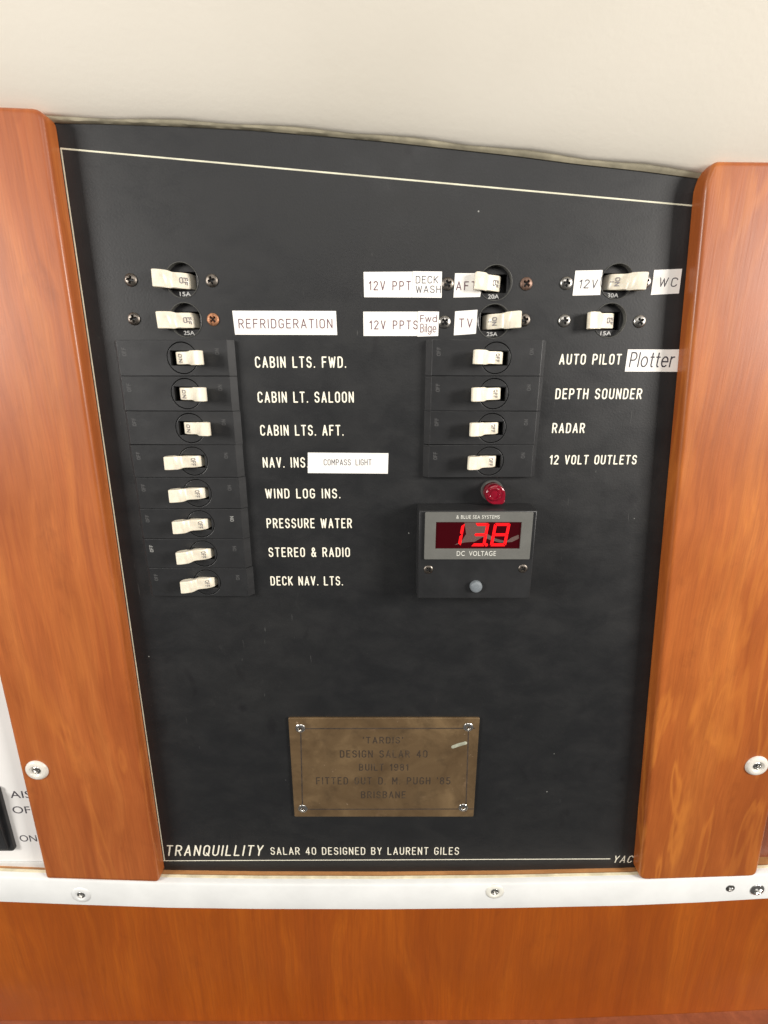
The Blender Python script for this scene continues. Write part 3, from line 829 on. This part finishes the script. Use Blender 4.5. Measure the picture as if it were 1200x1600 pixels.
# ------------------------------------------------------------ stickers
def sticker(label, quad, texts, h=.0, group='white label stickers on the black panel'):
    q = ats(quad, 0)
    cx = sum(p[0] for p in q) / 4; cz = sum(p[1] for p in q) / 4
    t = Thing('label_sticker', label, 'sticker', (cx, cz, h), group)
    mb = MB(); plate(mb, [q], h + .03, h + .22)
    t.part('tape', mb, M['sticker'])
    for txt, x0, x1, y0, y1, mode, mm, extra in texts:
        a = at(x0, y0); b = at(x1, y0); c = at(x0, y1)
        mb = MB()
        if mode == 'f': font_text(mb, txt, a[0], b[0], a[1], c[1], h + .24, extra.get('s', 1.0), bold=extra.get('b', 0), shear=extra.get('sh', 0))
        else: stroke_text(mb, txt, a[0], b[0], a[1], c[1] - a[1], extra['r'], .03, h + .22, gap=extra.get('g', .25), space=1.1, slant=extra.get('sl', 0))
        t.part('lettering', mb, M[mm])
    return t
sticker('long white sticker printed REFRIDGERATION right of the second left breaker', [(363, 485.5), (525, 486), (527, 523.5), (367.5, 523)], [('REFRIDGERATION', 374, 519, 512.5, 499, 's', 'inkred', {'r': .27, 'g': .36, 'sl': 0})])
sticker('white sticker printed 12V PPT in the upper middle row, left of DECK WASH', [(568, 425), (648, 424.5), (648, 465), (569, 464.5)], [('12V PPT:', 577, 646, 453, 440, 's', 'inkred', {'r': .27, 'g': .42, 'sl': 0})])
sticker('small white sticker printed DECK WASH overlapping the end of 12V PPT', [(645, 424), (690.5, 424.5), (690, 465.5), (644, 465)],
        [('DECK', 650, 684, 442.5, 432, 's', 'ink', {'r': .21, 'g': .3, 'sl': 0}), ('WASH', 650, 688, 457.5, 447, 's', 'ink', {'r': .21, 'g': .3, 'sl': 0})], h=.22)
sticker('white sticker printed 12V PPTS in the second middle row, left of Fwd Bilge', [(567.5, 487), (656, 487), (656, 525), (568, 525)], [('12V PPTS', 578, 652, 514, 501.5, 's', 'inkred', {'r': .27, 'g': .42, 'sl': 0})])
sticker('small white sticker printed Fwd Bilge overlapping the end of 12V PPTS', [(653, 486.5), (686, 487), (684.5, 525), (652, 526)],
        [('Fwd', 657, 682, 503, 493, 's', 'inkred', {'r': .22, 'g': .26, 'sl': 0}), ('Bilge', 657, 681, 519, 506.5, 's', 'inkred', {'r': .22, 'g': .26, 'sl': 0})], h=.22)
sticker('white sticker printed AFT partly under the toggle of the 20 amp breaker', [(711, 427), (757, 427), (750, 464), (708.5, 465)], [('AFT.', 713, 749, 453, 440.5, 's', 'inkred', {'r': .27, 'g': .42, 'sl': 0})])
sticker('small white sticker printed TV in the second middle row', [(711, 486.5), (746, 484), (743.5, 521.5), (709, 524)], [('TV', 717.5, 737, 511, 498.5, 's', 'inkred', {'r': .28, 'g': .42, 'sl': 0})])
sticker('small white sticker printed 12V left of the 30 amp breaker', [(899, 423), (941.5, 422), (937.5, 461), (894.5, 462)], [('12V', 904, 931, 450, 437.5, 's', 'ink', {'r': .27, 'g': .35, 'sl': .1})])
sticker('small white sticker printed WC close to the right batten', [(1022, 422), (1065.5, 420), (1060.5, 458.5), (1016.5, 461)], [('WC', 1029, 1056, 447.5, 434.5, 's', 'ink', {'r': .27, 'g': .4, 'sl': .1})])
sticker('white sticker printed Plotter in large letters after AUTO PILOT', [(981, 546), (1066, 546), (1064, 581), (976, 580.5)], [('Plotter', 983, 1050, 573, 551, 's', 'ink', {'r': .38, 'g': .25, 'sl': .07})])
sticker('long white sticker printed COMPASS LIGHT in tiny letters after NAV INS', [(481, 707), (607, 708), (606, 740), (481, 739)], [('COMPASS LIGHT', 506.5, 580, 726.5, 718, 's', 'ink', {'r': .19, 'g': .3, 'sl': 0})])

# ------------------------------------------------------------ red lamp
lx, lz = at(768, 766)
t = Thing('indicator_lamp', 'red warning lamp in a black round collar above the voltmeter', 'lamp', (lx, lz, 0))
mb = MB(); lathe(mb, lx, lz, [(6.4, 0), (6.4, 1.6), (6.1, 2.0), (5.3, 2.0), (5.1, 1.4), (5.1, .3), (0.01, .3)], 40); t.part('collar', mb, M['rim'], smooth=True)
mb = MB()
def tear(r, sq):   # round lens with a squared corner towards lower right
    out = []
    for i in range(40):
        a = 2 * pi * i / 40
        k = r
        if -pi / 2 <= ((a + pi) % (2 * pi)) - pi <= 0:
            k = min(r * sq, r / max(abs(cos(a)), abs(sin(a)), 1e-6))
        out.append((k * cos(a), k * sin(a)))
    return out
tx, tz = lx + .3, lz - .5
plate(mb, [[(tx + a, tz + b) for a, b in tear(5.6, 1.24)]], .5, 9.5, .7, 3)
t.part('lens', mb, M['red'], smooth=True)
mb = MB(); lathe(mb, tx - .9, tz + .6, [(3.9, 9.4), (3.9, 10.1), (3.5, 10.5), (2.7, 10.3), (2.3, 9.7), (.01, 9.7)], 36)
t.part('lens_rim', mb, M['red'], smooth=True)

# ------------------------------------------------------------ voltmeter
HV = 16.5
vx0, vx1 = at(653.5, 865, HV)[0], at(834, 865, HV)[0]
vz1, vz0 = at(0, 798, HV)[1], at(0, 935.5, HV)[1]
t = Thing('voltmeter', 'black boxed digital voltmeter with a lit red 13.8 display lettered DC VOLTAGE', 'voltmeter', ((vx0 + vx1) / 2, vz0, 0))
mb = MB()
bz = [at(663, 800.5, HV + 1), at(832, 800.5, HV + 1), at(829, 874, HV + 1), at(664, 874, HV + 1)]
bx0, bx1, bzt, bzb = (bz[0][0] + bz[3][0]) / 2, (bz[1][0] + bz[2][0]) / 2, bz[0][1], bz[2][1]
plate(mb, [[(vx0, vz0), (vx1, vz0), (vx1, vz1), (vx0, vz1)]], .05, HV, .8, 3)
t.part('box', mb, M['plastic'], smooth=True)
sx0, sx1 = at(680.5, 835, HV)[0], at(813, 835, HV)[0]; szt, szb = at(0, 815, HV)[1], at(0, 856.5, HV)[1]
mb = MB(); plate(mb, [rrect(bx0, bx1, bzb, bzt, .6), [(sx0, szb), (sx1, szb), (sx1, szt), (sx0, szt)]], HV - .05, HV + 1.2, .2, 2); t.part('bezel', mb, M['bezel'])
mb = MB(); plate(mb, [[(sx0 - .3, szb - .3), (sx1 + .3, szb - .3), (sx1 + .3, szt + .3), (sx0 - .3, szt + .3)]], HV - .2, HV + .35); scrn = t.part('display', mb, M['screen'])
def seg(mb, x, z, wd, ht, on, tk=1.35, sl=.13):
    hh = ht / 2; g = .16
    def P(a, b): return (x + a + sl * b, z + b, 0)
    t_ = tk
    S7 = {'a': [(g + .3, ht), (wd - g - .3, ht), (wd - t_, ht - t_), (t_, ht - t_)], 'd': [(t_, t_), (wd - t_, t_), (wd - g - .3, 0), (g + .3, 0)],
          'g': [(t_ * .6, hh), (t_, hh + t_ / 2), (wd - t_, hh + t_ / 2), (wd - t_ * .6, hh), (wd - t_, hh - t_ / 2), (t_, hh - t_ / 2)],
          'b': [(wd, ht - g - .3), (wd, hh + g), (wd - t_ * .5, hh + g), (wd - t_, hh + t_ / 2 + g), (wd - t_, ht - t_ - g)],
          'c': [(wd, g + .3), (wd, hh - g), (wd - t_ * .5, hh - g), (wd - t_, hh - t_ / 2 - g), (wd - t_, t_ + g)],
          'f': [(0, ht - g - .3), (0, hh + g), (t_ * .5, hh + g), (t_, hh + t_ / 2 + g), (t_, ht - t_ - g)],
          'e': [(0, g + .3), (0, hh - g), (t_ * .5, hh - g), (t_, hh - t_ / 2 - g), (t_, t_ + g)]}
    for s_ in on:
        q = [P(*p) for p in S7[s_]]; n = len(q)
        mb.add([(a, b, HV + .35) for a, b, _ in q] + [(a, b, HV + .50) for a, b, _ in q], [tuple(range(n)), tuple(range(n, 2 * n))] + [(i, (i + 1) % n, n + (i + 1) % n, n + i) for i in range(n)])
dzb, dzt = at(0, 853.0, HV)[1], at(0, 817.0, HV)[1]; dh_ = dzt - dzb
def gx(px): return at(px, 853, HV)[0]
for ch, xa, xb, on in (('1', 700, 719.5, 'bc'), ('3', 735, 757.5, 'abgcd'), ('8', 765, 790, 'abcdefg')):
    mb = MB(); seg(mb, gx(xa), dzb, gx(xb) - gx(xa), dh_, on, 1.6); t.part('lit_digit', mb, M['led'], parent=scrn, label='lit red figure ' + ch)
mb = MB(); lathe(mb, gx(759.5), dzb + .8, [(.95, HV + .3), (.95, HV + .42), (0.01, HV + .43)], 16); t.part('lit_point', mb, M['led'], parent=scrn)
for tx_, x0, x1, y0, y1, b in (('& BLUE SEA SYSTEMS', 713, 781, 810.5, 805, -.02), ('DC  VOLTAGE', 713.5, 775, 868.5, 861, 0)):
    a, c = at(x0, y0, HV + 1.2), at(x1, y1, HV + 1.2)
    mb = MB(); font_text(mb, tx_, a[0], c[0], a[1], c[1], HV + 1.22, 1.1, bold=b); t.part('lettering', mb, M['meterprint'])
for px, py in ((669.5, 890.5), (817.5, 889)):
    a = at(px, py, HV + .5); t.part('screw', screw_mb(a[0], a[1], HV - .1, 2.6, .9, .7), M['steeldark'], smooth=True)
a = at(744, 917, HV + 1.5)
mb = MB(); lathe(mb, a[0], a[1], [(3.5, HV - .1), (3.5, HV + 1.6), (3.2, HV + 2.2), (2.4, HV + 2.6), (1.2, HV + 2.8), (.01, HV + 2.85)], 28); t.part('button', mb, M['button'], smooth=True)

fm = [(478, 432), (560, 430), (650, 432), (644, 515), (720, 556), (805, 580), (850, 548), (902, 528), (906, 556), (850, 584), (760, 590), (690, 572), (622, 545), (560, 582), (480, 588), (400, 608), (455, 578), (492, 522)]  # outline of the painted reflection, a thin sheet over the display window
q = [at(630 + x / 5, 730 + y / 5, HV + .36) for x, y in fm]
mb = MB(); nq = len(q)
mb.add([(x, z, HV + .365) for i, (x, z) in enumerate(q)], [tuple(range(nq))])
t.part('reflection_patch', mb, M['reflection'], parent=scrn, label='pale see-through patch, a reflection painted on the display')

# ------------------------------------------------------------ brass plaque
px0, px1, pz1, pz0 = -63.6, 63.6, at(0, 1122, 1.5)[1], at(0, 1276, 1.5)[1]
t = Thing('brass_plaque', 'tarnished brass maker plaque with five faded engraved lines low on the black panel', 'plaque', (0, pz0, 0))
mb = MB(); plate(mb, [rrect(px0, px1, pz0, pz1, .8, 3)], .05, 1.6, .3, 2); t.part('plate', mb, M['brass'])
mb = MB(); H = 1.58
a, b, c, d = at(470, 1138.5, H), at(732, 1138, H), at(728, 1264, H), at(472.5, 1264.5, H)
for p, q in (((a[0] - 3.5, a[1]), (b[0] + 4, b[1])), ((b[0], b[1] + 2), (c[0], c[1] - 2)), ((c[0] + 5, c[1]), (d[0] - 3, d[1])), ((d[0], d[1] - 3), (a[0], a[1] + 3))):
    ribbon(mb, [p, q], .5, .06, H)
t.part('border_line', mb, M['brasscut'])
for tx_, x0, x1, y0, y1, mm in (("'TARDIS'", 568, 629, 1161, 1152, 'brasscut2'), ("DESIGN SALAR 40", 532, 667, 1183, 1173, 'brasscut2'), ("BUILT 1981", 562, 637, 1203.5, 1194, 'brassfaint'),
                                ("FITTED OUT D. M. PUGH '85", 495, 703, 1225, 1215, 'brassfaint'), ("BRISBANE", 565, 633, 1246.5, 1237, 'brassfaint')):
    a, c = at(x0, y0, H), at(x1, y1, H); a2 = at(x1, y0, H)
    mb = MB(); stroke_text(mb, tx_, a[0], a2[0], a[1], c[1] - a[1], .46, .06, H, gap=.42, space=1.1); t.part('engraved_lettering', mb, M[mm])
for px, py in ((469, 1139), (732, 1137), (473, 1264.5), (724, 1263)):
    a = at(px, py, H + .5); t.part('screw', screw_mb(a[0], a[1], H - .05, 3.3, 1.0, random.random(), slot=.2, ex=.46), M['bright'], smooth=True)
mb = MB(); ribbon(mb, [at(708, 1167, H), at(716, 1164, H), at(727, 1161, H)], 1.5, .04, H); t.part('scuff_mark', mb, M['scuff'])
